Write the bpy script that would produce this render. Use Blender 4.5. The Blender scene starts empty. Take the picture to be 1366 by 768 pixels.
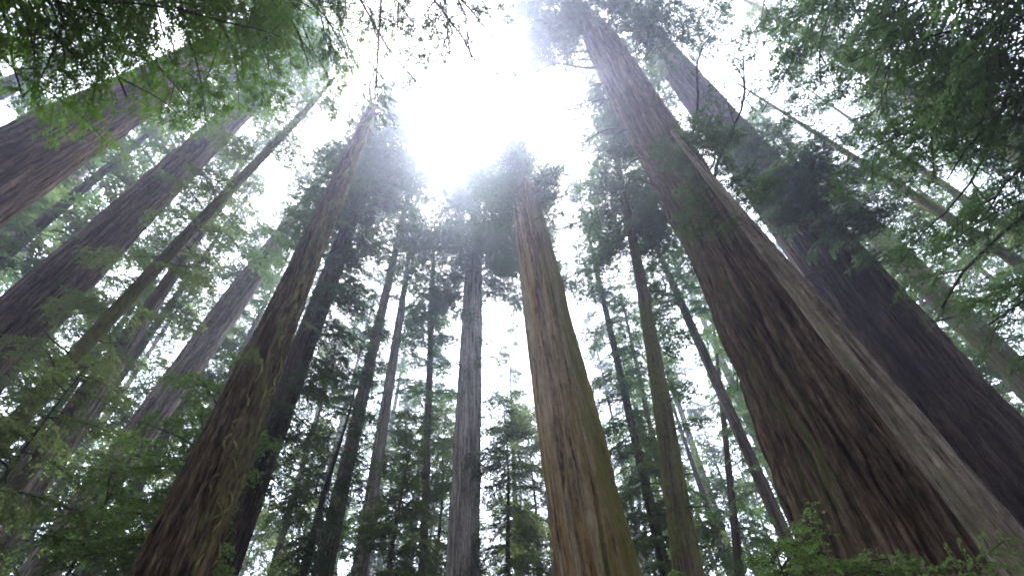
import bpy, math, random
import numpy as np
from mathutils import Matrix, Vector

# ------------------------------------------------------------------ camera
F, CX, CY = 626.0, 683.0, 384.0            # focal length and centre in photo pixels (1366 wide)
CAM = np.array([0.0, 0.0, 1.6])
_u = np.array([650 - CX, CY + 205, -F]); _u /= np.linalg.norm(_u)      # zenith as the trunks' vanishing point gives it
_f = np.array([0, 0, -1.0]); _y = _f - _f.dot(_u) * _u; _y /= np.linalg.norm(_y)
MR = np.array([np.cross(_y, _u), _y, _u])
sc = bpy.context.scene
COL = sc.collection
cd = bpy.data.cameras.new('camera'); cd.sensor_width = 36.0; cd.lens = 36.0 * F / 1366.0
cd.clip_start = 0.05; cd.clip_end = 2000
cam = bpy.data.objects.new('camera', cd); COL.objects.link(cam)
m4 = Matrix([list(r) + [0] for r in MR.tolist()] + [[0, 0, 0, 1]]); m4.translation = Vector(CAM.tolist())
cam.matrix_world = m4; sc.camera = cam

def ray(x, y):
    v = MR @ np.array([x - CX, CY - y, -F]); return v / np.linalg.norm(v)
def at(x, y, D):                            # point at horizontal distance D on the ray through a photo pixel
    v = ray(x, y); return CAM + v * (D / math.hypot(v[0], v[1]))

# ------------------------------------------------------------------ light
SUN_DIR = ray(625, 150)
SUN_EL = math.asin(SUN_DIR[2]); SUN_AZ = math.atan2(SUN_DIR[0], SUN_DIR[1])
w = bpy.data.worlds.new('World'); sc.world = w; w.use_nodes = True
nt = w.node_tree; nt.nodes.clear()
sky = nt.nodes.new('ShaderNodeTexSky'); sky.sky_type = 'NISHITA'; sky.sun_disc = False
sky.sun_elevation = SUN_EL; sky.sun_rotation = SUN_AZ; sky.dust_density = 2.0; sky.air_density = 1.0; sky.altitude = 100
hs = nt.nodes.new('ShaderNodeHueSaturation'); hs.inputs['Saturation'].default_value = 0.42
bg = nt.nodes.new('ShaderNodeBackground'); bg.inputs['Strength'].default_value = 0.15
wo = nt.nodes.new('ShaderNodeOutputWorld')
nt.links.new(sky.outputs[0], hs.inputs['Color']); nt.links.new(hs.outputs[0], bg.inputs['Color']); nt.links.new(bg.outputs[0], wo.inputs['Surface'])
sl = bpy.data.lights.new('sun', 'SUN'); sl.energy = 1.5; sl.angle = math.radians(14); sl.color = (1.0, 0.97, 0.93)
so = bpy.data.objects.new('sun', sl); COL.objects.link(so)
so.rotation_euler = Vector(SUN_DIR.tolist()).to_track_quat('Z', 'Y').to_euler(); so.location = (0, 0, 120)
vs = sc.view_settings
vs.view_transform = 'Standard'; vs.look = 'None'; vs.gamma = 1.0; vs.exposure = 3.05
vs.use_curve_mapping = False
cy = sc.cycles
cy.use_denoising = True
cy.max_bounces = 6; cy.diffuse_bounces = 3; cy.transmission_bounces = 4; cy.glossy_bounces = 1; cy.volume_bounces = 1
cy.transparent_max_bounces = 4
cy.filter_width = 1.8

HAZE_DENSITY = 0.0021
HAZE_ANISO = 0.83

RNG = np.random.default_rng(7); random.seed(7)

# ------------------------------------------------------------------ mesh helpers
def mesh_from(name, verts, faces, attrs=(), smooth=False):
    """faces: (n,3) or (n,4) int array. attrs: (name, type, per-vertex array)"""
    me = bpy.data.meshes.new(name)
    verts = np.asarray(verts, dtype=np.float32); faces = np.asarray(faces, dtype=np.int32)
    n, k = faces.shape
    me.vertices.add(len(verts)); me.vertices.foreach_set('co', verts.ravel())
    me.loops.add(n * k); me.loops.foreach_set('vertex_index', faces.ravel())
    me.polygons.add(n); me.polygons.foreach_set('loop_start', np.arange(0, n * k, k, dtype=np.int32))
    for an, ty, arr in attrs:
        a = me.attributes.new(an, ty, 'POINT')
        a.data.foreach_set('vector' if ty == 'FLOAT_VECTOR' else 'value', np.asarray(arr, dtype=np.float32).ravel())
    me.update(calc_edges=True)
    if smooth: me.polygons.foreach_set('use_smooth', np.ones(n, dtype=bool))
    return me
def obj(name, me, mat, parent=None):
    o = bpy.data.objects.new(name, me)
    if mat: me.materials.append(mat)
    COL.objects.link(o)
    if parent: o.parent = parent
    return o
def thing(name, label, cat, loc, group=None):
    o = bpy.data.objects.new(name, None); COL.objects.link(o)
    o.location = [float(c) for c in loc]; o['label'] = label; o['category'] = cat
    if group: o['group'] = group
    o.empty_display_size = 0.5
    return o

def vnoise(u, v, pu, seed, nv=64):
    """value noise, periodic in u with integer period pu"""
    g = np.random.default_rng(seed).random((pu, nv))
    u0 = np.floor(u).astype(int); v0 = np.floor(v).astype(int)
    fu = u - u0; fv = v - v0
    fu = fu * fu * (3 - 2 * fu); fv = fv * fv * (3 - 2 * fv)
    a = g[u0 % pu, v0 % nv]; b = g[(u0 + 1) % pu, v0 % nv]
    c = g[u0 % pu, (v0 + 1) % nv]; d = g[(u0 + 1) % pu, (v0 + 1) % nv]
    return (a * (1 - fu) + b * fu) * (1 - fv) + (c * (1 - fu) + d * fu) * fv

def tube(points, radii, sides=5, tip=True):
    """tapered tube along a polyline -> verts, quad faces"""
    P = np.asarray(points, float); n = len(P)
    T = np.gradient(P, axis=0); T /= np.linalg.norm(T, axis=1)[:, None] + 1e-9
    ref = np.array([0, 0, 1.0]) if abs(T[0][2]) < 0.9 else np.array([1.0, 0, 0])
    A = np.cross(T, ref); A /= np.linalg.norm(A, axis=1)[:, None] + 1e-9
    B = np.cross(T, A)
    th = np.arange(sides) * 2 * np.pi / sides
    V = P[:, None, :] + np.asarray(radii)[:, None, None] * (np.cos(th)[None, :, None] * A[:, None, :] + np.sin(th)[None, :, None] * B[:, None, :])
    i = np.arange(n - 1)[:, None] * sides; j = np.arange(sides)[None, :]; j2 = (j + 1) % sides
    Fq = np.stack([i + j, i + j2, i + sides + j2, i + sides + j], -1).reshape(-1, 4)
    return V.reshape(-1, 3), Fq
def join(parts):
    vs_, fs_, o = [], [], 0
    for v, f in parts:
        vs_.append(v); fs_.append(f + o); o += len(v)
    return np.concatenate(vs_), np.concatenate(fs_)

# ------------------------------------------------------------------ materials
def new_mat(name):
    m = bpy.data.materials.new(name); m.use_nodes = True; m.node_tree.nodes.clear(); return m, m.node_tree
def N(nt, ty, **kw):
    n = nt.nodes.new(ty)
    for k, v in kw.items(): setattr(n, k, v)
    return n
def ramp(nt, fac, stops):
    r = N(nt, 'ShaderNodeValToRGB'); cr = r.color_ramp
    while len(cr.elements) < len(stops): cr.elements.new(0.5)
    for e, (p, c) in zip(cr.elements, stops): e.position = p; e.color = (*c, 1)
    nt.links.new(fac, r.inputs[0]); return r.outputs[0]
def noise(nt, vec, scale, detail=4, rough=0.6):
    n = N(nt, 'ShaderNodeTexNoise'); n.inputs['Scale'].default_value = scale; n.inputs['Detail'].default_value = detail; n.inputs['Roughness'].default_value = rough
    nt.links.new(vec, n.inputs['Vector']); return n.outputs['Fac']
def mixc(nt, fac, a, b):
    m = N(nt, 'ShaderNodeMix', data_type='RGBA')
    if isinstance(fac, float): m.inputs[0].default_value = fac
    else: nt.links.new(fac, m.inputs[0])
    for s, c in ((6, a), (7, b)):
        if isinstance(c, tuple): m.inputs[s].default_value = (*c, 1)
        else: nt.links.new(c, m.inputs[s])
    return m.outputs[2]
def maprange(nt, v, a, b, c=0.0, d=1.0):
    m = N(nt, 'ShaderNodeMapRange'); nt.links.new(v, m.inputs[0])
    for i, x in enumerate((a, b, c, d)): m.inputs[i + 1].default_value = x
    return m.outputs[0]
def math_(nt, op, a, b):
    m = N(nt, 'ShaderNodeMath', operation=op)
    for i, x in enumerate((a, b)):
        if isinstance(x, (int, float)): m.inputs[i].default_value = x
        else: nt.links.new(x, m.inputs[i])
    return m.outputs[0]

def bark_mat(name, stops, moss=(0.05, 0.065, 0.012), moss_amount=0.35, moss_dir=None, streak=9.0, bump=0.6, patch=None, zs=0.06):
    m, nt = new_mat(name)
    at_ = N(nt, 'ShaderNodeAttribute', attribute_name='bark')
    mp = N(nt, 'ShaderNodeMapping'); mp.inputs['Scale'].default_value = (1, 1, zs); nt.links.new(at_.outputs['Vector'], mp.inputs[0])
    mp2 = N(nt, 'ShaderNodeMapping'); mp2.inputs['Scale'].default_value = (1, 1, 0.3); nt.links.new(at_.outputs['Vector'], mp2.inputs[0])
    mp3 = N(nt, 'ShaderNodeMapping'); mp3.inputs['Scale'].default_value = (1, 1, 0.35); nt.links.new(at_.outputs['Vector'], mp3.inputs[0])
    s1 = noise(nt, mp.outputs[0], streak, 6, 0.7)
    s2 = noise(nt, mp.outputs[0], streak * 2.6, 4, 0.65)
    big = noise(nt, mp2.outputs[0], 1.1, 4, 0.6)
    iso = noise(nt, mp3.outputs[0], streak * 2.0, 6, 0.75)
    f = math_(nt, 'ADD', math_(nt, 'ADD', math_(nt, 'MULTIPLY', s1, 0.42), math_(nt, 'MULTIPLY', s2, 0.30)), math_(nt, 'MULTIPLY', iso, 0.28))
    f = maprange(nt, f, 0.3, 0.7, 0.17, 0.83)
    col = ramp(nt, f, stops)
    if patch:                                # larger patches of another wood colour
        pm = maprange(nt, noise(nt, mp.outputs[0], 2.2, 3, 0.55), 0.45, 0.58)
        col = mixc(nt, pm, col, ramp(nt, f, patch))
    fine = noise(nt, at_.outputs['Vector'], 6.0, 5, 0.7)
    mk = math_(nt, 'ADD', math_(nt, 'MULTIPLY', big, 0.6), math_(nt, 'MULTIPLY', fine, 0.4))
    if moss_dir is not None:
        dp = N(nt, 'ShaderNodeVectorMath', operation='DOT_PRODUCT'); g = N(nt, 'ShaderNodeAttribute', attribute_name='side')
        nt.links.new(g.outputs['Vector'], dp.inputs[0]); dp.inputs[1].default_value = (*moss_dir, 0)
        mk = math_(nt, 'ADD', mk, maprange(nt, dp.outputs['Value'], -0.3, 1.0, -0.12, 0.26))
    thr = 0.78 - 0.45 * moss_amount
    mm = maprange(nt, math_(nt, 'ADD', mk, math_(nt, 'MULTIPLY', math_(nt, 'SUBTRACT', s2, 0.5), 0.5)), thr, thr + 0.16, 0.0, 0.9)
    mcol = ramp(nt, fine, [(0.3, tuple(c * 0.6 for c in moss)), (0.7, tuple(c * 1.5 for c in moss))])
    col = mixc(nt, mm, col, mcol)
    p = N(nt, 'ShaderNodeBsdfPrincipled'); p.inputs['Roughness'].default_value = 0.9; p.inputs['Specular IOR Level'].default_value = 0.15
    nt.links.new(col, p.inputs['Base Color'])
    b = N(nt, 'ShaderNodeBump'); b.inputs['Strength'].default_value = bump; b.inputs['Distance'].default_value = 0.12
    nt.links.new(f, b.inputs['Height']); nt.links.new(b.outputs[0], p.inputs['Normal'])
    o = N(nt, 'ShaderNodeOutputMaterial'); nt.links.new(p.outputs[0], o.inputs[0]); return m

def leaf_mat(name, dark, mid, light, trans=0.45, tcol=None):
    m, nt = new_mat(name)
    a = N(nt, 'ShaderNodeAttribute', attribute_name='tint')
    oi = N(nt, 'ShaderNodeObjectInfo')
    col = ramp(nt, math_(nt, 'ADD', a.outputs['Fac'], maprange(nt, oi.outputs['Random'], 0, 1, -0.22, 0.22)), [(0.0, dark), (0.55, mid), (1.0, light)])
    d = N(nt, 'ShaderNodeBsdfPrincipled'); d.inputs['Roughness'].default_value = 0.55; d.inputs['Specular IOR Level'].default_value = 0.25
    nt.links.new(col, d.inputs['Base Color'])
    t = N(nt, 'ShaderNodeBsdfTranslucent')
    tc = mixc(nt, 0.6, col, tcol or tuple(c * 1.6 for c in light)); nt.links.new(tc, t.inputs['Color'])
    mx = N(nt, 'ShaderNodeMixShader'); mx.inputs[0].default_value = trans
    nt.links.new(d.outputs[0], mx.inputs[1]); nt.links.new(t.outputs[0], mx.inputs[2])
    o = N(nt, 'ShaderNodeOutputMaterial'); nt.links.new(mx.outputs[0], o.inputs[0]); return m

def plain_mat(name, stops, scale=5.0, rough=0.9, coords='Object'):
    m, nt = new_mat(name)
    tc = N(nt, 'ShaderNodeTexCoord')
    col = ramp(nt, noise(nt, tc.outputs[coords], scale, 6, 0.65), stops)
    p = N(nt, 'ShaderNodeBsdfPrincipled'); p.inputs['Roughness'].default_value = rough; p.inputs['Specular IOR Level'].default_value = 0.15
    nt.links.new(col, p.inputs['Base Color'])
    o = N(nt, 'ShaderNodeOutputMaterial'); nt.links.new(p.outputs[0], o.inputs[0]); return m

RED = [(0.36, (0.014, 0.009, 0.006)), (0.5, (0.088, 0.056, 0.037)), (0.64, (0.22, 0.152, 0.106))]
GREY = [(0.36, (0.036, 0.028, 0.022)), (0.5, (0.16, 0.125, 0.098)), (0.62, (0.32, 0.27, 0.225))]
PALE = [(0.36, (0.07, 0.058, 0.048)), (0.5, (0.27, 0.23, 0.195)), (0.62, (0.48, 0.43, 0.38))]
DARK = [(0.36, (0.025, 0.018, 0.012)), (0.5, (0.10, 0.072, 0.05)), (0.64, (0.20, 0.155, 0.11))]
TAN = [(0.34, (0.04, 0.028, 0.016)), (0.47, (0.26, 0.192, 0.115)), (0.62, (0.45, 0.365, 0.25))]
ROT = [(0.34, (0.04, 0.022, 0.01)), (0.47, (0.235, 0.142, 0.055)), (0.64, (0.40, 0.275, 0.125))]
B = {
    'red': bark_mat('redwood_bark', RED, moss_amount=0.12, moss_dir=(-0.95, -0.1), streak=4.2, bump=0.9),
    'red_shade': bark_mat('shade_tinted_redwood_bark', [(p, tuple(c * 0.62 for c in q)) for p, q in RED], moss_amount=0.1, streak=4.2, bump=0.9),  # redwood colours scaled down, canopy shade painted into the bark
    'grey': bark_mat('grey_redwood_bark', GREY, moss_amount=0.12, streak=5, bump=0.8),
    'pale': bark_mat('pale_grey_bark', PALE, moss_amount=0.08, streak=5, bump=0.8),
    'mossy': bark_mat('mossy_bark', [(p, (q[0] * 1.1, q[1] * 1.12, q[2])) for p, q in RED], moss_amount=0.27, moss_dir=(0.8, -0.3), moss=(0.13, 0.12, 0.035), streak=5, bump=1.2, zs=0.14),
    'green': bark_mat('moss_covered_bark', DARK, moss_amount=0.85, moss=(0.115, 0.125, 0.028), streak=7),
    'slim': bark_mat('slim_grey_bark', [(p, tuple(min(.5, c * 1.15) for c in q)) for p, q in GREY], moss_amount=0.14, moss_dir=(-0.9, -0.3), moss=(0.11, 0.11, 0.055), streak=7),
    'snag': bark_mat('weathered_snag_wood', TAN, moss_amount=0.42, moss_dir=(0.85, -0.45), moss=(0.14, 0.135, 0.03), streak=4, patch=ROT),
    'dark': bark_mat('dark_bark', DARK, moss_amount=0.3, streak=7),
}
LIMB = plain_mat('limb_bark', [(0.35, (0.025, 0.019, 0.014)), (0.65, (0.085, 0.068, 0.05))], 3)
LIMB_MOSS = plain_mat('mossy_limb_bark', [(0.35, (0.05, 0.04, 0.02)), (0.6, (0.10, 0.11, 0.03))], 3)
MOSS = plain_mat('hanging_moss', [(0.3, (0.10, 0.10, 0.03)), (0.7, (0.25, 0.235, 0.09))], 4)
LF = {
    'near': leaf_mat('bright_spray_leaves', (0.03, 0.07, 0.006), (0.058, 0.13, 0.010), (0.09, 0.18, 0.018), 0.5),
    'mid': leaf_mat('conifer_needles', (0.03, 0.062, 0.022), (0.055, 0.108, 0.034), (0.085, 0.15, 0.045), 0.47),
    'dark': leaf_mat('dark_needles', (0.018, 0.036, 0.014), (0.035, 0.066, 0.022), (0.058, 0.098, 0.03), 0.4),
    'olive': leaf_mat('olive_needles', (0.042, 0.07, 0.022), (0.075, 0.115, 0.034), (0.115, 0.16, 0.045), 0.47),
    'shrub': leaf_mat('shrub_leaves', (0.04, 0.08, 0.015), (0.075, 0.14, 0.026), (0.12, 0.20, 0.045), 0.47),
}

# ------------------------------------------------------------------ ground
def build_ground():
    n = 90; s = 200.0
    g = np.linspace(-1, 1, n); g = np.sign(g) * np.abs(g) ** 1.6 * s
    X, Y = np.meshgrid(g, g, indexing='ij')
    Z = 0.5 * np.sin(X * 0.07 + 1) * np.cos(Y * 0.06) * np.clip((np.hypot(X, Y) - 8) / 30, 0, 1) + 0.08 * np.sin(X * 1.1) * np.sin(Y * 0.9)
    i, j = np.meshgrid(np.arange(n - 1), np.arange(n - 1), indexing='ij'); k = i * n + j
    me = mesh_from('ground', np.stack([X, Y, Z], -1).reshape(-1, 3), np.stack([k, k + n, k + n + 1, k + 1], -1).reshape(-1, 4), smooth=True)
    o = obj('ground', me, plain_mat('forest_floor', [(0.3, (0.03, 0.022, 0.014)), (0.55, (0.07, 0.05, 0.03)), (0.75, (0.05, 0.07, 0.02))], 0.8)); o['kind'] = 'structure'
build_ground()

# ------------------------------------------------------------------ trunks
class Tree: pass
def ang_width(x, y, wpx):
    d = np.array([x - 650, y + 205.0]); d /= np.linalg.norm(d); n = np.array([-d[1], d[0]]) * wpx / 2
    return math.acos(min(1, float(ray(x + n[0], y + n[1]) @ ray(x - n[0], y - n[1]))))

def trunk_mesh(t, around, dz0, rough, cell, stretch=7.0, broken=False, cracks=0, seed=0):
    H = t.H
    zs = [-0.4]; dz = dz0
    while zs[-1] < H:
        zs.append(zs[-1] + dz); dz = dz0 * (1 + max(0, zs[-1]) * 0.06)
    zs[-1] = H
    z = np.array(zs)[:, None]; th = np.linspace(0, 2 * np.pi, around, endpoint=False)[None, :]
    rad = t.radius(z[:, 0])[:, None]
    U = th / (2 * np.pi)
    R0 = float(t.radius(np.array([3.0]))[0])
    def plates(c, st, sd, k):
        pu = max(5, int(round(2 * np.pi * R0 / c)))
        wob = (vnoise(U * 6, z / 2.3, 6, sd + 5) - 0.5) * 1.6 + (vnoise(U * 12, z / 0.8, 12, sd + 6) - 0.5) * 0.5
        n = vnoise(U * pu + wob, z / (c * st) + U * 0, pu, sd, 256)
        return np.minimum(1, np.abs(2 * n - 1) * k)
    h = plates(cell, stretch, seed + 1, 5.0) * 0.6 + plates(cell * 0.5, stretch, seed + 2, 4.0) * 0.32
    flute = (vnoise(U * 7, z / 14, 7, seed + 9) - 0.5)
    fine = vnoise(U * around / 2, z / 0.35, max(2, around // 2), seed + 11, 512) - 0.5
    lump = (vnoise(U * 4, z / 1.9, 4, seed + 13) - 0.5) * 0.07 + (vnoise(U * 9, z / 0.7, 9, seed + 14) - 0.5) * 0.04
    r = rad * (1 + 0.10 * flute * t.flute + lump) + (h - 0.8) * rough * np.clip(rad / R0, 0.35, 1.2) + fine * rough * 0.22
    flare = np.exp(-np.clip(z, 0, None) / (1.1 * max(R0, 0.4)))
    r = r + flare * rad * (0.28 + 0.5 * vnoise(U * 6, z / 6, 6, seed + 21))
    if cracks:
        rg = np.random.default_rng(seed + 40)
        for _ in range(cracks):
            a0 = rg.uniform(0, 2 * np.pi); zc = rg.uniform(3, H * 0.75); zl = rg.uniform(2, 6)
            a = a0 + 0.08 * np.sin(z * 0.7 + a0 * 3)
            dth = np.angle(np.exp(1j * (th - a)))
            r -= rad * rg.uniform(0.1, 0.24) * np.exp(-(dth / 0.045) ** 2) * np.exp(-((z - zc) / zl) ** 4)
    ax = t.axis(z[:, 0])
    zz = np.repeat(z, around, 1)
    if broken:                               # ragged splintered top
        top = vnoise(U * 9, z * 0, 9, seed + 31) * broken + vnoise(U * 31, z * 0, 31, seed + 32) * broken * 0.4
        zz = np.minimum(zz, H - top)
    X = ax[:, 0][:, None] + r * np.cos(th); Y = ax[:, 1][:, None] + r * np.sin(th)
    V = np.stack([X, Y, zz], -1).reshape(-1, 3); n = len(zs)
    i = np.arange(n - 1)[:, None] * around; j = np.arange(around)[None, :]; j2 = (j + 1) % around
    Fq = np.stack([i + j, i + j2, i + around + j2, i + around + j], -1).reshape(-1, 4)
    # closing cap
    c = len(V); cap_c = V[-around:].mean(0) - np.array([0, 0, 0.3 if broken else 0])
    V = np.vstack([V, cap_c[None]])
    k = (n - 1) * around; jj = np.arange(0, around - 1, 2)
    cap = np.stack([k + jj, k + jj + 1, k + (jj + 2) % around, np.full_like(jj, c)], -1)
    Fq = np.vstack([Fq, cap])
    R3 = rad * 0 + R0
    bark = np.stack([R3 * np.cos(th) + seed * 3.1, R3 * np.sin(th) + seed * 1.7, zz], -1).reshape(-1, 3); bark = np.vstack([bark, bark[-1:]])
    side = np.stack([np.cos(th) + 0 * z, np.sin(th) + 0 * z, 0 * th + 0 * z], -1).reshape(-1, 3); side = np.vstack([side, side[-1:]])
    V = V - t.base
    return mesh_from('trunk', V, Fq, [('bark', 'FLOAT_VECTOR', bark), ('side', 'FLOAT_VECTOR', side)], smooth=True)

def trace(lo, hi, D):
    p1 = at(lo[0], lo[1], D)
    r2 = ray(hi[0], hi[1])
    s = (p1[0] * r2[0] + p1[1] * r2[1]) / (r2[0] ** 2 + r2[1] ** 2)      # nearest to the vertical through p1
    p2 = CAM + r2 * s
    return p1, p2, ang_width(*lo) * np.linalg.norm(p1 - CAM), ang_width(*hi) * np.linalg.norm(p2 - CAM)

def make_tree(name, label, lo, hi, D, H, bark, around=64, dz=0.35, rough=0.03, cell=0.3, group=None, broken=0, cracks=0, stretch=7.0, flute=1.0, bend=0.0, rmin=0.06, seed=None, direct=None, mid=None):
    """lo/hi: (x, y, width) of the trunk's axis in the photograph; D: horizontal distance of the low point"""
    t = Tree(); t.flute = flute
    if direct:                               # (azimuth, diameter low, diameter high) for a tree standing outside the frame
        a_ = math.radians(direct[0]); p1 = np.array([D * math.sin(a_), D * math.cos(a_), 3.0]); p2 = p1 + np.array([0, 0, 15.0]); d1, d2 = direct[1:]
    else:
        p1, p2, d1, d2 = trace(lo, hi, D)
    lean = (p2 - p1)[:2] / (p2[2] - p1[2])
    t.H = H; t.D = D; t.seed = seed if seed is not None else int(lo[0] * 7 + lo[1])
    base = np.array([p1[0] - lean[0] * p1[2], p1[1] - lean[1] * p1[2], 0.0]); t.base = base
    ph = t.seed % 7
    def axis(z):
        z = np.asarray(z, float)
        w_ = bend * np.sin(z * 0.16 + ph) * np.clip(z / 10, 0, 1)
        return np.stack([base[0] + lean[0] * z + w_, base[1] + lean[1] * z + 0.5 * w_, z], -1)
    zm = dm = None
    if mid:                                  # a third measured width between the two
        _, pm, _, dm = trace(lo, mid, D); zm = pm[2]
    def radius(z):
        z = np.asarray(z, float)
        rr = d1 / 2 + (d2 - d1) / 2 * (z - p1[2]) / (p2[2] - p1[2])
        if mid: rr = np.where(z < zm, d1 / 2 + (dm - d1) / 2 * (z - p1[2]) / (zm - p1[2]), dm / 2 + (d2 - dm) / 2 * (z - zm) / (p2[2] - zm)); rr = np.minimum(rr, d1 * 0.62)
        rr = np.where(z > p2[2], d2 / 2 + (rmin - d2 / 2) * np.clip((z - p2[2]) / max(0.5, H - p2[2]), 0, 1), rr)
        return np.clip(rr, rmin, None)
    t.axis, t.radius = axis, radius
    t.root = thing(name, label, 'tree', base, group)
    obj('trunk', trunk_mesh(t, around, dz, rough, cell, stretch, broken, cracks, t.seed % 97), B[bark], t.root)
    t.leaf, t.wood, t.limbs, t.boughs = [], [], [], []
    return t

# ------------------------------------------------------------------ foliage
def branch_template(seed, L, ll, lw, sp_t, sp_l, droop=0.25, rise=0.12, quad=False, broad=False, hang=0.0, twig_r=0.008, sub=0):
    """one limb along +x with side twigs and leaf sprays -> leaf points (n,k,3), tint (n,), limb wood, twig wood"""
    g = np.random.default_rng(seed)
    ph = g.uniform(0, 6)
    def curve(t): return np.stack([L * t, 0.05 * L * np.sin(t * 4 + ph) * t, L * (rise * t - droop * t * t)], -1)
    ts = np.linspace(0, 1, 8)
    rb = 0.006 * L + 0.009
    limb = tube(curve(ts), rb * (1 - 0.85 * ts) + 0.003, 5)
    twigs_w = []; lp = []; tint = []
    nt_ = max(6, int(L * 0.9 / sp_t))
    tw = []
    for side in (-1, 1):
        for k in range(nt_):
            t = 0.12 + 0.88 * (k + g.uniform(0, 0.8)) / nt_
            if t > 1 or g.random() < 0.12: continue
            l = (0.40 * L * math.sin(math.pi * min(1, 0.12 + 0.80 * t)) + 0.12) * g.uniform(0.55, 1.15)
            a = math.radians(g.uniform(42, 72)) * side
            tw.append((curve(np.array([t]))[0], np.array([math.cos(a), math.sin(a), g.uniform(-0.25, 0.15)]), l, side))
    tw.append((curve(np.array([0.93]))[0], np.array([1, 0, -droop]), 0.25 * L * 0.6, 1))
    stems = []
    for p, d, l, side in tw:
        d = d / np.linalg.norm(d)
        dr = g.uniform(0.1, 0.45) + hang
        twigs_w.append(tube([p, p + d * l * 0.5 + np.array([0, 0, -dr * l * 0.25]), p + d * l + np.array([0, 0, -dr * l])], [twig_r, twig_r * 0.7, twig_r * 0.3], 3))
        stems.append((p, d, l, dr))
        if sub:
            for q in range(int(l / sub)):
                s = (q + g.random()) / max(1, int(l / sub))
                pp = p + d * l * s + np.array([0, 0, -dr * l * s * s])
                a2 = math.radians(g.uniform(35, 70)) * (1 if q % 2 else -1)
                d2 = np.array([d[0] * math.cos(a2) - d[1] * math.sin(a2), d[0] * math.sin(a2) + d[1] * math.cos(a2), -g.uniform(0.0, 0.6)]); d2 /= np.linalg.norm(d2)
                stems.append((pp, d2, g.uniform(0.18, 0.42) * (1.1 - 0.5 * s), g.uniform(0.2, 0.8)))
    for p, d, l, dr in stems:
        n = max(2, int(l / sp_l)); s = (np.arange(n) + g.random(n)) / n
        s = np.repeat(s, 2); sd = np.tile([-1.0, 1.0], n)
        keep = g.random(2 * n) > 0.1; s, sd = s[keep], sd[keep]; m = len(s)
        base = p + np.outer(s * l, d) + np.outer(-dr * l * s * s, [0, 0, 1])
        a = np.radians(g.uniform(30, 75, m)) * sd
        h = np.array([d[0], d[1]]); h = h / (np.linalg.norm(h) + 1e-6)
        dx = h[0] * np.cos(a) - h[1] * np.sin(a); dy = h[0] * np.sin(a) + h[1] * np.cos(a)
        dz = g.normal(-0.15 - hang * 0.8, 0.3 if not broad else 0.5, m)
        D_ = np.stack([dx, dy, dz], -1); D_ /= np.linalg.norm(D_, axis=1)[:, None]
        nr = np.stack([g.normal(0, 0.4, m), g.normal(0, 0.4, m), np.ones(m)], -1)
        if broad: nr[:, :2] *= 1.6
        W = np.cross(D_, nr); W /= np.linalg.norm(W, axis=1)[:, None] + 1e-9
        le = ll * g.uniform(0.6, 1.35, m)[:, None] * (1 - 0.35 * s[:, None]); we = lw * g.uniform(0.7, 1.3, m)[:, None]
        if quad:
            mid = base + D_ * le * 0.45 + np.array([0, 0, 0.0])
            q = np.stack([base, mid + W * we / 2, base + D_ * le + np.outer(-0.15 * le[:, 0], [0, 0, 1]), mid - W * we / 2], 1)
        else:
            q = np.stack([base + W * we / 2, base - W * we / 2 + D_ * le * 0.2, base + D_ * le], 1)
        lp.append(q); tint.append(g.uniform(0.2, 0.8, m) + 0.15 * s)
    return dict(L=L, leaf=np.concatenate(lp), tint=np.concatenate(tint), limb=limb, twigs=join(twigs_w))

TPL = {}
SPEC = dict(
    near=dict(Ls=(1.3, 2.2), ll=0.08, lw=0.02, sp_t=0.19, sp_l=0.022, quad=True, sub=0.13, droop=0.3, hang=0.3, twig_r=0.005),
    mid=dict(Ls=(1.5, 2.8, 4.2), ll=0.20, lw=0.07, sp_t=0.26, sp_l=0.075, droop=0.28, sub=0.2),
    midfine=dict(Ls=(1.5, 2.8, 4.2), ll=0.13, lw=0.045, sp_t=0.19, sp_l=0.055, droop=0.26, sub=0.15),
    far=dict(Ls=(1.6, 3.0, 4.5), ll=0.36, lw=0.13, sp_t=0.38, sp_l=0.12, droop=0.3),
    shrub=dict(Ls=(0.8, 1.4), ll=0.06, lw=0.034, sp_t=0.1, sp_l=0.034, quad=True, broad=True, droop=0.15, rise=0.3, twig_r=0.004),
    young=dict(Ls=(1.4, 2.6), ll=0.11, lw=0.05, sp_t=0.17, sp_l=0.06, quad=True, broad=True, droop=0.3, twig_r=0.005, sub=0.2),
)
NVAR = 6
def templates(cls):
    if cls not in TPL:
        P = dict(SPEC[cls]); Ls = P.pop('Ls')
        TPL[cls] = {L: [branch_template(int(L * 100) + 17 * k + len(cls), L, **P) for k in range(NVAR)] for L in Ls}
    return TPL[cls]

def mixed_mesh(name, groups, mats):
    """groups: (verts, faces, tint or None, material index) with tri or quad faces"""
    me = bpy.data.meshes.new(name); V = []; LI = []; LS = []; MI = []; TI = []; vo = lo = 0
    for v, f, ti, mi in groups:
        if not len(v): continue
        V.append(v); LI.append((f + vo).ravel()); k = f.shape[1]; LS.append(lo + np.arange(len(f)) * k); MI.append(np.full(len(f), mi))
        TI.append(np.zeros(len(v)) if ti is None else ti); vo += len(v); lo += len(f) * k
    V, LI, LS, MI, TI = (np.concatenate(q) for q in (V, LI, LS, MI, TI))
    me.vertices.add(len(V)); me.vertices.foreach_set('co', V.astype(np.float32).ravel())
    me.loops.add(len(LI)); me.loops.foreach_set('vertex_index', LI.astype(np.int32))
    me.polygons.add(len(LS)); me.polygons.foreach_set('loop_start', LS.astype(np.int32))
    for m in mats: me.materials.append(m)
    me.polygons.foreach_set('material_index', MI.astype(np.int32))
    at_ = me.attributes.new('tint', 'FLOAT', 'POINT'); at_.data.foreach_set('value', TI.astype(np.float32))
    me.update(calc_edges=True); return me

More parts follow.
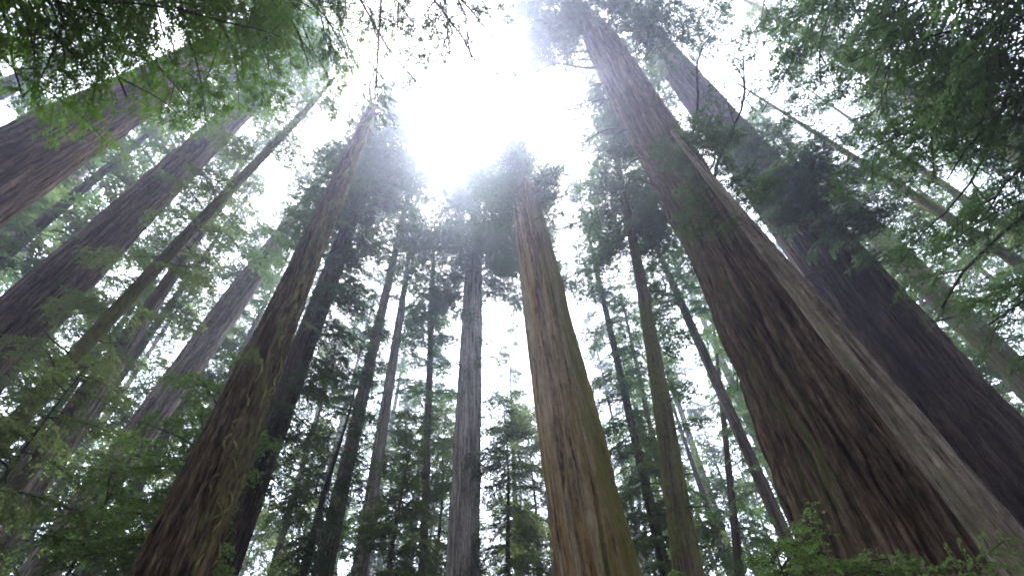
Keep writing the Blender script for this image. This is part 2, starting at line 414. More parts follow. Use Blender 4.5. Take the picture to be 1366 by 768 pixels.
BOUGH = {}
def bough_mesh(cls, L, k, bare):
    key = (cls, L, k, bare)
    if key not in BOUGH:
        tp = templates(cls)[L][k]; lf, ti = tp['leaf'], tp['tint']
        if bare: sel = np.random.default_rng(k).random(len(lf)) > (0.55 if bare == 1 else 2); lf, ti = lf[sel], ti[sel]
        n, kk = lf.shape[0], lf.shape[1]
        BOUGH[key] = mixed_mesh('bough', [(*tp['limb'], None, 0), (*tp['twigs'], None, 0), (lf.reshape(-1, 3), np.arange(n * kk).reshape(-1, kk), np.repeat(ti, kk), 1)], [LIMB, LF['mid']])
    return BOUGH[key]

def place(t, p0, direction, L, cls, tint=0.0, roll=0.25, bare=0.0):
    """put a bough of class cls on tree t; p0 world start, direction world vector"""
    Ls = SPEC[cls]['Ls']; key = min(Ls, key=lambda q: abs(q - L)); k = int(RNG.integers(NVAR))
    s = L / key
    d = np.asarray(direction, float); d = d / np.linalg.norm(d)
    y = np.cross([0, 0, 1.0], d); ny = np.linalg.norm(y)
    y = y / ny if ny > 1e-3 else np.array([0, 1.0, 0])
    z = np.cross(d, y)
    a = RNG.normal(0, roll); y, z = y * math.cos(a) + z * math.sin(a), z * math.cos(a) - y * math.sin(a)
    Rm = np.stack([d, y * RNG.choice([-1, 1]), z], 0) * s
    o = np.asarray(p0) - t.base
    if getattr(t, 'joined', False):          # far trees: raw geometry, joined into one crown
        tp = templates(cls)[key][k]; lf = tp['leaf']; kk = lf.shape[1]
        t.leaf.append(((lf.reshape(-1, 3) @ Rm + o).reshape(-1, kk, 3), np.clip(tp['tint'] + RNG.normal(0, 0.1), 0, 1)))
        t.wood.append((tp['limb'][0] @ Rm + o, tp['limb'][1])); return
    ob = bpy.data.objects.new('bough', bough_mesh(cls, key, k, 2 if bare > 0.8 else (1 if bare > 0.2 else 0)))
    M = Matrix([[Rm[0, i], Rm[1, i], Rm[2, i], o[i]] for i in range(3)] + [[0, 0, 0, 1]])
    ob.parent = t.root; ob.matrix_basis = M; ob['kind'] = 'stuff'
    COL.objects.link(ob); t.boughs.append(ob)

def finish(t, leafmat, limbmat=None):
    limbmat = limbmat or LIMB
    if t.leaf:
        kk = t.leaf[0][0].shape[1]; P = np.concatenate([q[0] for q in t.leaf]); ti = np.repeat(np.concatenate([q[1] for q in t.leaf]), kk); wv, wf = join(t.wood)
        me = mixed_mesh('crown', [(wv, wf, None, 0), (P.reshape(-1, 3), np.arange(len(P) * kk).reshape(-1, kk), ti, 1)], [limbmat, LF[leafmat]])
        o = obj('crown', me, None, t.root); o['kind'] = 'stuff'
    for ob in t.boughs:
        ob.material_slots[1].link = 'OBJECT'; ob.material_slots[1].material = LF[leafmat]
        if limbmat is not LIMB: ob.material_slots[0].link = 'OBJECT'; ob.material_slots[0].material = limbmat
    for w1 in t.limbs: obj('limb', mesh_from('limb', *w1, smooth=True), limbmat, t.root)

def crown(t, z0, z1, r0, r1, n, cls, pitch=-0.1, tint=0.0, az=None, spread=math.pi, clump=0.0, bare=0.0):
    """n limbs between heights z0..z1 with lengths r0 (low) .. r1 (top)"""
    for k in range(n):
        q = (k + RNG.random()) / n
        if clump: q = min(1, max(0, q + clump * math.sin(q * 23 + t.seed)))
        z = z0 + (z1 - z0) * q
        a = RNG.uniform(-math.pi, math.pi) if az is None else az + RNG.uniform(-spread, spread)
        L = (r0 + (r1 - r0) * q) * RNG.uniform(0.6, 1.15)
        if L < 0.5: L = 0.5
        p = t.axis(np.array([z]))[0]; rr = float(t.radius(np.array([z]))[0])
        d = np.array([math.sin(a), math.cos(a), pitch + RNG.normal(0, 0.18) + 0.35 * (q - 0.5)])
        p = p + np.array([math.sin(a), math.cos(a), 0]) * rr * 0.85
        place(t, p, d, L, cls, tint, bare=bare)

def stubs(t, z0, z1, n, Lmax, seed):
    """snapped dead limbs sticking out of a trunk, kinked, each a part of its own"""
    g = np.random.default_rng(int(seed))
    for k in range(n):
        z = g.uniform(z0, z1); a = g.uniform(-math.pi, math.pi); L = g.uniform(0.25, 1.0) ** 1.5 * Lmax
        p = t.axis(np.array([z]))[0]; rr = float(t.radius(np.array([z]))[0]); u = np.array([math.sin(a), math.cos(a), g.uniform(-0.3, 0.35)])
        m = 7; C = [p + u * rr * 0.7 * np.array([1, 1, 0])]; d = u.copy()
        for _ in range(m - 1):
            d = d + g.normal(0, 0.28, 3) + np.array([0, 0, -0.05]); d /= np.linalg.norm(d); C.append(C[-1] + d * (L + 0.3 * rr) / (m - 1))
        q = np.linspace(0, 1, m); r0 = 0.018 * L + 0.012
        parts = [tube(np.array(C) - t.base, r0 * (1 - 0.75 * q) + 0.006, 6)]
        if L > 0.8:                          # a forked twig
            f = int(m * 0.5); e = d + g.normal(0, 0.8, 3); e /= np.linalg.norm(e)
            parts.append(tube(np.array([C[f], C[f] + e * L * 0.2, C[f] + e * L * 0.35 + [0, 0, -0.06 * L]]) - t.base, [r0 * 0.45, r0 * 0.3, r0 * 0.1], 5))
        v, f = join(parts); obj('dead_limb', mesh_from('dead_limb', v, f, smooth=True), LIMB, t.root)

def reach(t, px, py, D, L, cls, n=6, jit=30, tint=0.0, limb=True, thick=1.3, bare=0.0):
    """a long limb from the trunk out to the place seen at (px,py) at distance D, with n leafy side branches near its end"""
    q = at(px, py, D)
    z = max(1.5, q[2] - 0.12 * np.hypot(*(q - t.axis(np.array([q[2]]))[0])[:2]))
    p = t.axis(np.array([z]))[0]
    d = q - p; Ln = np.linalg.norm(d); dh = d / Ln
    p = p + dh * float(t.radius(np.array([z]))[0]) * 0.8
    ts = np.linspace(0, 1, 9)[:, None]
    lat = np.cross(dh, [0, 0, 1.0])
    C = p + (q - p) * ts + np.array([0, 0, 1.0]) * (0.10 * Ln * np.sin(ts * np.pi)) + lat * 0.09 * Ln * np.sin(ts * 6 + RNG.uniform(0, 6)) * ts
    if limb:
        v, f = tube(C - t.base, (0.010 * Ln * thick + 0.01) * (1 - 0.8 * ts[:, 0]) + 0.004, 6)
        t.limbs.append((v, f))
    for k in range(n):
        s = 0.35 + 0.65 * (k + RNG.random()) / n
        c = np.array([np.interp(s, ts[:, 0], C[:, i]) for i in range(3)])
        sd = 1 if k % 2 else -1
        a = RNG.uniform(0.3, 1.1) * sd
        dd = dh * math.cos(a) + lat * math.sin(a) + np.array([0, 0, RNG.normal(-0.15, 0.2)])
        place(t, c, dd, L * RNG.uniform(0.6, 1.15), cls, tint, bare=bare)

# ------------------------------------------------------------------ the named trees
R_ = make_tree
# massive redwood on the right, the slim trunk before it, the dark one behind
t1 = R_('redwood_tree', 'massive reddish-brown redwood with deeply furrowed bark, slim trunk crossing before it', (1203, 745, 228), (803, 60, 46), 14, 62, 'red', 420, 0.13, 0.34, 0.26, flute=1.5, stretch=15, mid=(963, 330, 92))
crown(t1, 36, 60, 5.0, 2.5, 46, 'mid', -0.15)
for px, py, D, L, n, br in [(690, 40, 12, 3.2, 9, 0), (715, 20, 12, 3.4, 9, 0), (705, 75, 12, 2.8, 8, 0), (760, 15, 13, 3.0, 8, 0), (730, 95, 13, 2.6, 8, .3), (745, 150, 13, 2.2, 8, .3), (690, 100, 12, 2.0, 7, .3), (775, 45, 13, 2.6, 8, 0), (765, 120, 13, 2.2, 7, .3), (740, 50, 12, 3.0, 9, 0), (700, 5, 11, 3.0, 8, 0), (760, 190, 13, 1.8, 6, .3),
                            (960, 40, 10, 1.6, 4, .3), (1010, 75, 10, 1.6, 5, .3), (930, 190, 11, 1.5, 6, .0), (905, 215, 12, 1.3, 5, 0), (950, 240, 12, 1.2, 5, 0)]:
    reach(t1, px, py, D, L, 'midfine', n, bare=br)
for px, py, D in [(835, 215, 13), (845, 245, 12.6), (560, 222, 16)][:2]: reach(t1, px, py, D, 1.0, 'midfine', 3, bare=1.0)
stubs(t1, 10, 45, 16, 3, 326)
finish(t1, 'dark')

t2 = R_('redwood_tree', 'dark shaded redwood beside the massive one, leafy boughs across its upper trunk', (1302, 590, 128), (868, 48, 31), 24, 72, 'red_shade', 340, 0.18, 0.34, 0.3, flute=1.3, stretch=14)
crown(t2, 46, 70, 5.5, 2.5, 34, 'mid', -0.15)
for px, py, D, L, n in [(1010, 210, 21, 2.6, 9), (1060, 235, 20, 2.6, 9), (1100, 250, 20, 2.6, 9), (1000, 250, 21, 2.2, 7), (1060, 290, 20, 2.2, 8), (1120, 310, 20, 2.0, 8), (980, 180, 21, 2.0, 6), (1150, 290, 21, 2.2, 7), (1090, 200, 19, 2.6, 8), (1040, 260, 20.5, 2.4, 8), (1170, 345, 22, 1.6, 6)]:
    reach(t2, px, py, D, L, 'midfine', n)
stubs(t2, 12, 40, 10, 3, 382)
finish(t2, 'dark')

tf = R_('slim_tree', 'slim grey-brown trunk crossing in front of the massive furrowed redwood', (1322, 703, 58), (1060, 378, 29), 9.5, 17, 'slim', 160, 0.08, 0.05, 0.15, flute=0.5, rmin=0.07)
crown(tf, 11, 17, 1.6, 1.0, 16, 'midfine', 0.0)
finish(tf, 'dark')

# centre
c1 = R_('snag_tree', 'stout broken-topped snag of bare tan wood, green moss down one side', (799, 768, 113), (697, 250, 32), 15, 27.5, 'snag', 320, 0.12, 0.13, 0.34, broken=1.6, cracks=26, stretch=14, flute=1.6, rmin=0.55, mid=(722, 378, 55))
crown(c1, 22.5, 27, 2.4, 2.2, 30, 'midfine', 0.15)
crown(c1, 25.0, 26.6, 3.2, 2.8, 14, 'midfine', 0.7)
stubs(c1, 12, 26, 6, 0.8, 378)
finish(c1, 'mid')

c2 = R_('redwood_tree', 'straight pale grey redwood standing behind and beside the broken snag', (617, 768, 45), (634, 300, 17), 30, 62, 'pale', 170, 0.25, 0.16, 0.34, stretch=10, mid=(632, 378, 25))
crown(c2, 33, 62.5, 5.0, 2.6, 170, 'mid', -0.05)
crown(c2, 14, 36, 2.2, 2.8, 22, 'mid', -0.2)
stubs(c2, 10, 36, 16, 2, 326)
finish(c2, 'mid')

c3 = R_('conifer_tree', 'slender conifer with pale whitish upper trunk between dark thin trunk and mossy leaning one', (479, 768, 23), (534, 418, 10), 30, 44, 'pale', 60, 0.4, 0.03, 0.2)
crown(c3, 26, 44.5, 3.2, 1.4, 70, 'mid', -0.15); crown(c3, 7, 26, 2.4, 2.8, 40, 'mid', -0.25)
stubs(c3, 6, 30, 14, 1.6, 200)
finish(c3, 'mid')
c4 = R_('conifer_tree', 'thin dark straight conifer next to the pale grey redwood', (564, 768, 12), (577, 378, 7), 32, 46, 'dark', 40, 0.5, 0.02, 0.2)
crown(c4, 8, 46.5, 3.4, 1.0, 130, 'mid', -0.2)
finish(c4, 'mid')

c5 = R_('conifer_tree', 'hazy tall conifer rising straight behind the broken top of the snag', (0, 0, 0), (1, 0, 0), 31, 66, 'grey', 60, 0.4, 0.05, 0.3, direct=(3.6, 1.3, 0.9))
crown(c5, 36, 66, 4.8, 2.2, 140, 'mid', -0.1)
finish(c5, 'mid')
l9 = R_('conifer_tree', 'hazy bluish tall conifer crown beyond the broken top of the garlanded trunk', (0, 0, 0), (1, 0, 0), 27, 62, 'dark', 60, 0.4, 0.05, 0.3, direct=(-21.5, 1.1, 0.8))
crown(l9, 36, 62, 4.6, 1.6, 90, 'mid', -0.1)
finish(l9, 'mid')

# right of the snag
r1 = R_('mossy_tree', 'narrow leaning tree with trunk fully coated in green moss', (920, 768, 40), (825, 220, 9), 18, 40, 'green', 100, 0.2, 0.035, 0.2, bend=0.12, mid=(853, 378, 15))
crown(r1, 22, 40.5, 3.4, 1.8, 120, 'mid', -0.1); crown(r1, 8, 24, 1.2, 1.8, 18, 'mid', -0.2, az=1.6, spread=1.2)
stubs(r1, 6, 26, 14, 1.5, 200)
finish(r1, 'mid')
r2 = R_('conifer_tree', 'thin misty conifer close behind the moss-coated narrow tree', (882, 738, 16), (800, 378, 7), 28, 47, 'dark', 50, 0.4, 0.02, 0.2)
crown(r2, 10, 47.5, 3.6, 1.6, 140, 'mid', -0.2)
finish(r2, 'mid')
r2b = R_('conifer_tree', 'very thin dark pole conifer squeezed beside the moss-coated narrow tree', (893, 683, 9), (851, 495, 6), 34, 36, 'dark', 32, 0.6, 0.02, 0.2)
crown(r2b, 10, 36.5, 2.6, 1.0, 70, 'mid', -0.2)
finish(r2b, 'mid')
r3 = R_('conifer_tree', 'thin bare grey trunk leaning along the massive redwood', (1063, 749, 19), (906, 398, 11), 26, 40, 'grey', 60, 0.35, 0.02, 0.2)
crown(r3, 22, 40.5, 3.0, 1.2, 80, 'mid', -0.15); crown(r3, 7, 22, 1.5, 1.8, 10, 'mid', -0.3)
stubs(r3, 6, 26, 14, 1.4, 200)
finish(r3, 'mid')
r4 = R_('conifer_tree', 'short thin dark conifer seen in the gap below the leaning grey trunk', (987, 768, 13), (963, 540, 7), 30, 26, 'dark', 40, 0.4, 0.02, 0.2)
crown(r4, 5, 26.5, 3.0, 0.8, 80, 'mid', -0.25)
finish(r4, 'mid')

# far right
t3 = R_('conifer_tree', 'large mossy conifer sloping across the leafy upper sky right of the redwoods', (1366, 203, 36), (1160, 91, 27), 30, 62, 'green', 90, 0.35, 0.06, 0.3)
crown(t3, 16, 62, 4.6, 2.2, 60, 'mid', -0.15)
finish(t3, 'olive')
t4 = R_('conifer_tree', 'slim mossy conifer below the large sloping one', (1366, 355, 17), (1231, 269, 14), 28, 46, 'green', 50, 0.4, 0.03, 0.2)
crown(t4, 10, 46, 3.8, 1.4, 46, 'midfine', -0.15)
finish(t4, 'dark')
t5 = R_('conifer_tree', 'slim mossy conifer twin, second of the sloping pair', (1366, 322, 14), (1312, 284, 12), 34, 46, 'green', 50, 0.4, 0.03, 0.2)
crown(t5, 14, 46, 3.6, 1.6, 30, 'mid', -0.15)
finish(t5, 'olive')
t6 = R_('conifer_tree', 'green mossy trunk half hidden behind the dark shaded redwood', (1260, 400, 32), (1195, 335, 30), 34, 52, 'green', 70, 0.4, 0.05, 0.3)
crown(t6, 10, 52, 4, 1.8, 50, 'mid', -0.2)
finish(t6, 'mid')
# a bough tree standing outside to the right, its boughs reach in over the redwoods
t7 = R_('conifer_tree', 'dark conifer whose long boughs reach in beside the shaded redwood', (70, 0, 0), (71, 0, 0), 9, 26, 'dark', 90, 0.3, 0.05, 0.3, direct=(88, 0.8, 0.5))
for px, py, D, L, n in [(1230, 200, 10, 1.6, 5), (1150, 150, 10, 1.5, 5), (1290, 120, 9, 1.5, 5), (1200, 80, 9, 1.4, 4), (1080, 120, 10, 1.3, 5), (1330, 60, 8, 1.4, 4), (1290, 240, 10, 1.5, 5), (1220, 240, 11, 1.3, 5),
                        (1335, 435, 10, 1.4, 6), (1290, 410, 11, 1.3, 6), (1350, 490, 10, 1.1, 5), (1180, 215, 11, 1.3, 5), (1000, 30, 9, 1.4, 5), (1060, 70, 9, 1.5, 5), (1110, 25, 8, 1.4, 5), (1180, 25, 8, 1.4, 5), (1250, 65, 8.5, 1.4, 5), (1320, 25, 7.5, 1.3, 5), (950, 25, 9, 1.3, 4), (1340, 165, 9, 1.4, 5), (1140, 100, 10, 1.4, 5), (1040, 150, 11, 1.3, 5), (1250, 290, 11, 1.3, 5), (1340, 290, 10, 1.4, 5)]:
    reach(t7, px, py, D, L, 'midfine', n, thick=0.8)
finish(t7, 'mid')

# left
l1 = R_('mossy_tree', 'leaning broken-topped trunk hung with yellow-green moss garlands', (228, 768, 98), (497, 142, 12), 12, 27.2, 'mossy', 280, 0.07, 0.13, 0.17, broken=0.5, stretch=4, rmin=0.2, mid=(398, 390, 41))
crown(l1, 9, 20, 0.7, 0.6, 8, 'midfine', 0.0)
# twisted dead branches at its broken top
def gnarl(t, pts, D, r):
    P = np.array([at(x, y, D) for x, y in pts])
    s = np.linspace(0, 1, len(P)); q = np.linspace(0, 1, len(P) * 4)
    C = np.stack([np.interp(q, s, P[:, i]) for i in range(3)], -1) + RNG.normal(0, r * 0.5, (len(q), 3))
    t.limbs.append(tuple(tube(C - t.base, r * (1 - 0.8 * q) + 0.01, 6)))
for pts in ([(497, 142), (492, 118), (500, 95), (488, 75), (492, 58)], [(498, 140), (515, 152), (530, 162)], [(495, 140), (484, 125), (490, 108), (478, 98)], [(500, 95), (515, 108), (530, 106)], [(490, 150), (505, 150), (512, 165)]):
    gnarl(l1, pts, 12, 0.07)
finish(l1, 'olive', LIMB_MOSS)
def moss_piece(t, z, az, ln, r, sag):
    p = t.axis(np.array([z]))[0]; rr = float(t.radius(np.array([z]))[0])
    q = np.linspace(0, 1, 9)
    a = az + sag * np.sin(q * np.pi) * 0.9
    out = rr * 1.0 + 0.05 * np.sin(q * np.pi)
    C = np.stack([p[0] + out * np.sin(a), p[1] + out * np.cos(a), z - ln * q + 0 * a], -1)
    ax = t.axis(C[:, 2]); C[:, :2] += ax[:, :2] - p[:2]
    v, f = tube(C - t.base, r * (0.35 + 0.9 * np.sin(np.pi * (0.1 + 0.85 * q)) * RNG.uniform(0.6, 1.2, 9)), 6)
    v = v + RNG.normal(0, r * 0.25, v.shape)
    obj('moss_garland', mesh_from('moss_garland', v, f, smooth=True), MOSS, t.root)
azc = math.atan2(-l1.base[0], -l1.base[1])          # towards the viewer's side of the trunk
for k in range(90):
    z = 3.2 + 22.5 * (k + RNG.random()) / 90
    moss_piece(l1, z, azc - RNG.uniform(-0.1, 1.5), RNG.uniform(0.3, 0.9) * (0.7 + z / 40), RNG.uniform(0.009, 0.02) * (0.9 + z / 9), RNG.choice([-1, 1]) * RNG.uniform(0.08, 0.3))

l1b = R_('redwood_tree', 'dark trunk right behind the garlanded leaning trunk, tall misty crown', (290, 768, 50), (452, 338, 24), 20, 52, 'red_shade', 130, 0.22, 0.13, 0.28)
crown(l1b, 25, 52.5, 4.6, 1.0, 140, 'mid', -0.1); crown(l1b, 14, 25, 2.5, 3.5, 14, 'mid', -0.2, az=1.5, spread=1.2)
stubs(l1b, 8, 28, 10, 1.8, 258)
finish(l1b, 'mid')
l1c = R_('conifer_tree', 'thin dark pole close beside the garlanded leaning trunk', (310, 713, 20), (426, 418, 14), 18, 30, 'red_shade', 60, 0.3, 0.02, 0.2)
crown(l1c, 9, 30, 2.6, 1.2, 60, 'midfine', -0.2, az=1.4, spread=1.3)
finish(l1c, 'dark')

l2 = R_('redwood_tree', 'thick grey-brown redwood slanting up between two thinner mossy trunks', (62, 390, 68), (327, 142, 33), 28, 72, 'red', 220, 0.25, 0.22, 0.36, stretch=10)
crown(l2, 46, 72, 5.0, 2.4, 60, 'mid', -0.1); crown(l2, 12, 43, 2.0, 2.2, 14, 'mid', -0.2)
stubs(l2, 12, 45, 14, 2.2, 386)
finish(l2, 'mid')
l3 = R_('redwood_tree', 'huge purplish-brown redwood showing behind hanging bright green sprays', (12, 225, 108), (235, 96, 52), 22, 64, 'red', 240, 0.22, 0.24, 0.36, stretch=10)
crown(l3, 36, 64, 5, 2.4, 40, 'mid', -0.1)
stubs(l3, 12, 36, 8, 2.2, 380)
finish(l3, 'mid')
l3b = R_('redwood_tree', 'dark trunk beyond the huge purplish redwood, under hanging boughs', (5, 118, 24), (66, 88, 20), 40, 62, 'red_shade', 60, 0.4, 0.06, 0.3)
crown(l3b, 38, 62, 5, 2, 40, 'mid')
finish(l3b, 'mid')
l4 = R_('mossy_tree', 'thin dark mossy trunk crossing below the thick grey-brown redwood', (0, 590, 26), (401, 152, 10), 20, 44, 'green', 80, 0.22, 0.03, 0.18, bend=0.1)
crown(l4, 17, 44.5, 2.6, 1.6, 60, 'midfine', -0.15); crown(l4, 4, 17, 2.2, 2.4, 16, 'midfine', -0.25)
stubs(l4, 5, 20, 10, 1.6, 165)
finish(l4, 'olive')
l5 = R_('conifer_tree', 'pale grey slim conifer rising just under the thin dark mossy trunk', (20, 700, 26), (223, 378, 18), 30, 46, 'grey', 70, 0.35, 0.04, 0.25)
crown(l5, 24, 46, 3.2, 1.2, 36, 'mid', -0.15); crown(l5, 5, 22, 2.2, 2.6, 14, 'mid', -0.25)
finish(l5, 'mid')
l5b = R_('conifer_tree', 'brown slim trunk low behind drooping boughs beside the pale grey slim conifer', (10, 662, 26), (81, 566, 22), 26, 40, 'dark', 60, 0.35, 0.04, 0.25)
crown(l5b, 14, 40, 3.0, 1.2, 30, 'mid', -0.2)
finish(l5b, 'olive')
l6 = R_('redwood_tree', 'broad grey trunk rising out of the bright green leafy sapling', (86, 718, 46), (310, 405, 36), 32, 56, 'grey', 110, 0.3, 0.07, 0.32)
crown(l6, 30, 56, 4.0, 1.6, 44, 'mid', -0.15)
stubs(l6, 8, 30, 10, 1.8, 258)
finish(l6, 'mid')
l8 = R_('conifer_tree', 'pale misty trunk between the huge purplish redwood and the thick grey-brown one', (5, 318, 30), (76, 254, 24), 48, 62, 'grey', 60, 0.5, 0.06, 0.3)
crown(l8, 30, 62, 5, 2, 40, 'far', -0.15)
finish(l8, 'mid')

# tree standing just outside to the left: its bright boughs hang in overhead
n1 = R_('hemlock_tree', 'nearby tree whose bright green drooping boughs hang overhead', (0, 0, 0), (1, 0, 0), 5, 16, 'dark', 80, 0.2, 0.04, 0.25, direct=(-99, 0.6, 0.4))
for px, py, D, L, n in [(30, 40, 5, 1.1, 4), (100, 60, 4.6, 1.1, 5), (170, 40, 4.4, 1.1, 5), (240, 60, 4.4, 1.1, 5), (300, 40, 4.2, 1.1, 5), (350, 80, 4.3, 1.0, 5), (400, 40, 4.0, 1.0, 5), (60, 130, 5.4, .8, 4), (150, 135, 5.2, .8, 4), (240, 125, 4.9, .9, 5),
                        (440, 70, 3.9, 0.8, 4), (480, 30, 3.5, 0.9, 5), (15, 100, 5.4, .8, 4), (120, 15, 4.0, 1.2, 4), (260, 10, 3.7, 1.2, 4), (380, 5, 3.4, 1.1, 5), (330, 115, 4.6, 0.8, 4), (450, 10, 3.3, 1.0, 5), (500, 10, 3.0, .8, 4), (410, 90, 4.2, .7, 4)]:
    reach(n1, px, py, D, L, 'near', n, thick=0.6)
for px, py, D, L, n in [(430, 50, 3.8, 1.0, 5), (460, 90, 3.9, .9, 5), (500, 50, 3.5, 1.0, 5), (480, 115, 4.0, .8, 4)]:
    reach(n1, px, py, D, L, 'near', n, thick=0.4)
finish(n1, 'near')

n2 = R_('hemlock_tree', 'nearby tree whose dark sparse sprays dangle over the bright sky gap', (0, 0, 0), (1, 0, 0), 5.5, 17, 'dark', 60, 0.25, 0.04, 0.25, direct=(-150, 0.5, 0.35))
for px, py, D, L, n in [(560, 60, 3.0, 1.3, 5), (600, 120, 3.2, 1.0, 4), (560, 140, 3.6, 1.1, 5), (530, 40, 3.2, 1.3, 5), (610, 40, 2.6, 1.2, 5), (590, 5, 2.4, 1.4, 5), (575, 90, 3.1, 1.2, 5), (605, 150, 3.4, .9, 4), (545, 125, 3.5, 1.1, 5), (620, 75, 2.7, .9, 4), (640, 10, 2.2, 1.0, 4), (520, 110, 3.8, 1.1, 5)]:
    reach(n2, px, py, D, L, 'near', n, thick=0.4)
finish(n2, 'dark')

# ------------------------------------------------------------------ understorey
def sapling(name, label, px, py, D, H, n, r0, r1, cls, leaf, group=None, z0=0.8, pitch=-0.05, cat='tree'):
    q = at(px, py, D); t = Tree(); t.base = np.array([q[0], q[1], 0.0]); t.H = H; t.D = D; t.seed = int(px) % 97; t.leaf, t.wood, t.limbs, t.boughs = [], [], [], []
    b = t.base
    t.axis = lambda z: np.stack([b[0] + 0.1 * np.sin(np.asarray(z) * 0.5), b[1] + 0.1 * np.cos(np.asarray(z) * 0.4), np.asarray(z, float)], -1)
    t.radius = lambda z: np.clip(0.012 * H * (1 - np.asarray(z, float) / H), 0.012, None)
    t.root = thing(name, label, cat, b, group)
    zs = np.linspace(-0.2, H * 0.97, 14)
    v, f = tube(t.axis(zs) - b, t.radius(zs), 8); obj('trunk', mesh_from('trunk', v, f, smooth=True), LIMB, t.root)
    crown(t, z0, H, r0, r1, n, cls, pitch)
    finish(t, leaf)
    return t
sapling('leafy_sapling', 'bright green leafy sapling filling the gap left of the garlanded trunk', 250, 640, 15, 11, 90, 2.8, 1.4, 'young', 'shrub')
sapling('leafy_sapling', 'green bushy sapling at the foot of the broad grey trunk', 130, 700, 17, 9.5, 70, 2.8, 1.4, 'young', 'shrub')
sapling('leafy_sapling', 'olive drooping sapling under the thin dark mossy trunk', 40, 600, 15, 10, 60, 2.8, 1.0, 'young', 'olive')
sapling('leafy_sapling', 'dark drooping sapling right of the garlanded trunk and its pole', 440, 640, 22, 20, 90, 2.4, 1.2, 'midfine', 'dark', z0=5, pitch=-0.4)
sapling('leafy_sapling', 'light green sapling between the two slender conifers', 530, 700, 26, 18, 120, 3.4, 1.0, 'mid', 'olive')
sapling('leafy_sapling', 'green sapling between the pale grey redwood and the snag', 675, 600, 29, 21, 110, 3.2, 2.6, 'mid', 'olive', pitch=-0.35)
sapling('leafy_sapling', 'green sapling right of the snag before the moss-coated tree', 860, 650, 26, 17, 100, 3.2, 1.0, 'mid', 'olive')
sapling('leafy_sapling', 'pale green sapling in the gap left of the massive redwood', 1010, 690, 24, 9, 60, 2.6, 0.8, 'mid', 'shrub')
sapling('leafy_sapling', 'small sapling hiding the foot of the slender pale-topped conifer', 400, 720, 24, 9, 50, 2.6, 0.8, 'mid', 'olive')

sapling('leafy_sapling', 'full pale green sapling behind the thin dark conifer and grey redwood', 585, 700, 36, 24, 130, 3.6, 2.6, 'mid', 'olive')
sapling('leafy_sapling', 'full green sapling straight behind the foot of the snag', 715, 700, 38, 25, 130, 3.6, 2.6, 'mid', 'olive')

def shrub(name, label, px, D, H, n, leaf='shrub'):
    q = at(px, 768, D); t = Tree(); b = t.base = np.array([q[0], q[1], 0.0]); t.seed = int(px) % 89; t.leaf, t.wood, t.limbs, t.boughs = [], [], [], []
    t.root = thing(name, label, 'shrub', b)
    for k in range(9):
        a = k * 2.4; r = RNG.uniform(0.25, 0.8) * H * 0.35
        P = np.array([b + [0.1 * math.sin(a), 0.1 * math.cos(a), -0.1], b + [r * .5 * math.sin(a), r * .5 * math.cos(a), H * .5], b + [r * math.sin(a), r * math.cos(a), H * RNG.uniform(.75, .95)]])
        s = np.linspace(0, 1, 7); C = np.stack([np.interp(s, [0, .5, 1], P[:, i]) for i in range(3)], -1)
        v, f = tube(C - b, 0.02 * (1 - .7 * s), 6); obj('stem', mesh_from('stem', v, f, smooth=True), LIMB, t.root)
        for j in range(n // 9):
            u = RNG.uniform(0.3, 1.0); c = np.array([np.interp(u, s, C[:, i]) for i in range(3)])
            aa = RNG.uniform(-3.14, 3.14); place(t, c, [math.sin(aa), math.cos(aa), RNG.uniform(-0.1, 0.6)], RNG.uniform(.6, 1.2), 'shrub')
    finish(t, leaf)
RNG = np.random.default_rng(12)
shrub('huckleberry_shrub', 'fresh green leafy shrub at the foot of the massive redwood', 1120, 8.8, 3.9, 150, 'shrub')
shrub('huckleberry_shrub', 'low leafy shrub next to the slim crossing trunk', 1205, 8.6, 3.45, 110, 'olive')
shrub('huckleberry_shrub', 'low leafy shrub at the mossy foot of the snag', 835, 11.5, 4.4, 60)

# ------------------------------------------------------------------ distant conifers in the mist
rg = np.random.default_rng(21)
PROTO = []
def proto(k, H=46.0):
    t = Tree(); b = t.base = np.zeros(3); t.H = H; t.seed = k; t.leaf, t.wood, t.limbs, t.boughs = [], [], [], []; t.flute = 1; t.joined = True
    ln = rg.normal(0, 0.008, 2); r0 = H * rg.uniform(0.008, 0.014)
    t.axis = lambda z: np.stack([ln[0] * np.asarray(z), ln[1] * np.asarray(z), np.asarray(z, float)], -1)
    t.radius = lambda z: np.clip(r0 * (1 - 0.95 * np.asarray(z, float) / H), 0.03, None)
    t.root = thing('distant_conifer', 'slender misty conifer in the forest far behind the big trunks', 'tree', b, 'distant conifers in the mist')
    obj('trunk', trunk_mesh(t, 28, 0.8, 0.03, 0.25, seed=k), B['dark' if k % 3 else 'grey'], t.root)
    crown(t, H * rg.uniform(0.08, 0.3), H, H * rg.uniform(0.085, 0.11), 1.3, int(H * 2.8), 'far', -0.25)
    finish(t, ('mid', 'olive', 'olive')[k % 3]); return t.root
def distant(az, D, H, k):
    a = math.radians(az); loc = (D * math.sin(a), D * math.cos(a), 0)
    if k < 6:
        r = proto(k); PROTO.append(r)
    else:
        src = PROTO[k % 6]; r = src.copy(); COL.objects.link(r)
        for ch in src.children:
            c = ch.copy(); COL.objects.link(c); c.parent = r
    r.location = loc; r.scale = (H / 46 * rg.uniform(0.9, 1.15),) * 2 + (H / 46,); r.rotation_euler = (0, 0, rg.uniform(0, 6.28))
    return r
spec = []
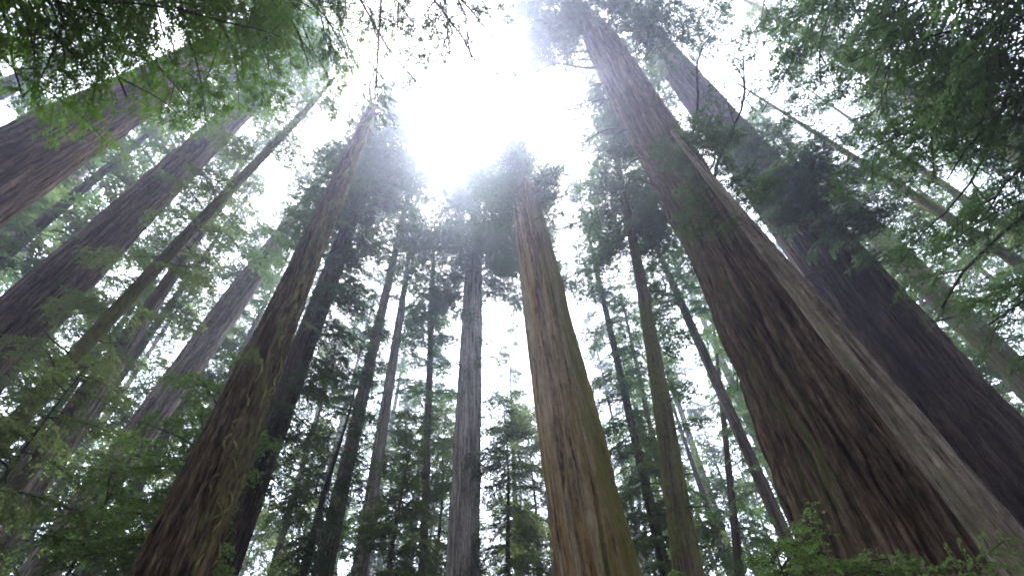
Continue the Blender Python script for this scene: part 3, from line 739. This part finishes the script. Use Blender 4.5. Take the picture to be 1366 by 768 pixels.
for az in np.arange(-66, 70, 4.9):
    for ring, (d0, d1) in enumerate(((36, 48), (52, 75))):
        a = az + rg.uniform(-1.8, 1.8); D = rg.uniform(d0, d1)
        lim = 49 if -28 < a < 22 else 58            # the sky stays open over the middle
        el = rg.uniform(30, lim) if abs(a + 2) < 28 else rg.uniform(36, lim)
        if ring == 0 and abs(a + 2) < 28 and rg.random() < 0.5: continue
        spec.append((a, D, min(72, 1.6 + D * math.tan(math.radians(el)))))
for q in range(44):                         # a far, low wall of paler trees between the trunks
    D = rg.uniform(58, 95); spec.append((-46 + 92 * (q + rg.random()) / 44, D, D * math.tan(math.radians(rg.uniform(20, 34)))))
for k, (a, D, H) in enumerate(spec): distant(a, D, H, k)

# unseen conifers added around the viewer, shading the trunks as more forest would
for k in range(60):
    q = (k + rg.uniform(0.1, 0.9)) / 60; a = 92 + 82 * q / 0.6 if q < 0.6 else 208 + 58 * (q - 0.6) / 0.4; D = rg.uniform(14, 36)
    r = distant(a, D, rg.uniform(44, 62), 100 + k); r.name = 'shade_conifer'; r.scale[0] *= 1.3; r.scale[1] *= 1.3
    r['label'] = 'unseen conifer added outside the view to shade the trunks'; r['group'] = 'unseen conifers added for shade'

# ------------------------------------------------------------------ the misty air
def build_haze():
    x, y, z0, z1 = 210, 210, -2.0, 76.0
    V = np.array([(sx * x, sy * y, z) for z in (z0, z1) for sx, sy in ((-1, -1), (1, -1), (1, 1), (-1, 1))])
    Fq = np.array([(3, 2, 1, 0), (4, 5, 6, 7), (0, 1, 5, 4), (1, 2, 6, 5), (2, 3, 7, 6), (3, 0, 4, 7)])
    m, nt = new_mat('misty_air')
    pv = N(nt, 'ShaderNodeVolumePrincipled'); pv.inputs['Density'].default_value = HAZE_DENSITY; pv.inputs['Color'].default_value = (0.66, 0.71, 1.0, 1); pv.inputs['Anisotropy'].default_value = HAZE_ANISO
    o = N(nt, 'ShaderNodeOutputMaterial'); nt.links.new(pv.outputs[0], o.inputs['Volume'])
    h = obj('haze', mesh_from('haze', V, Fq), m); h['kind'] = 'stuff'
build_haze()
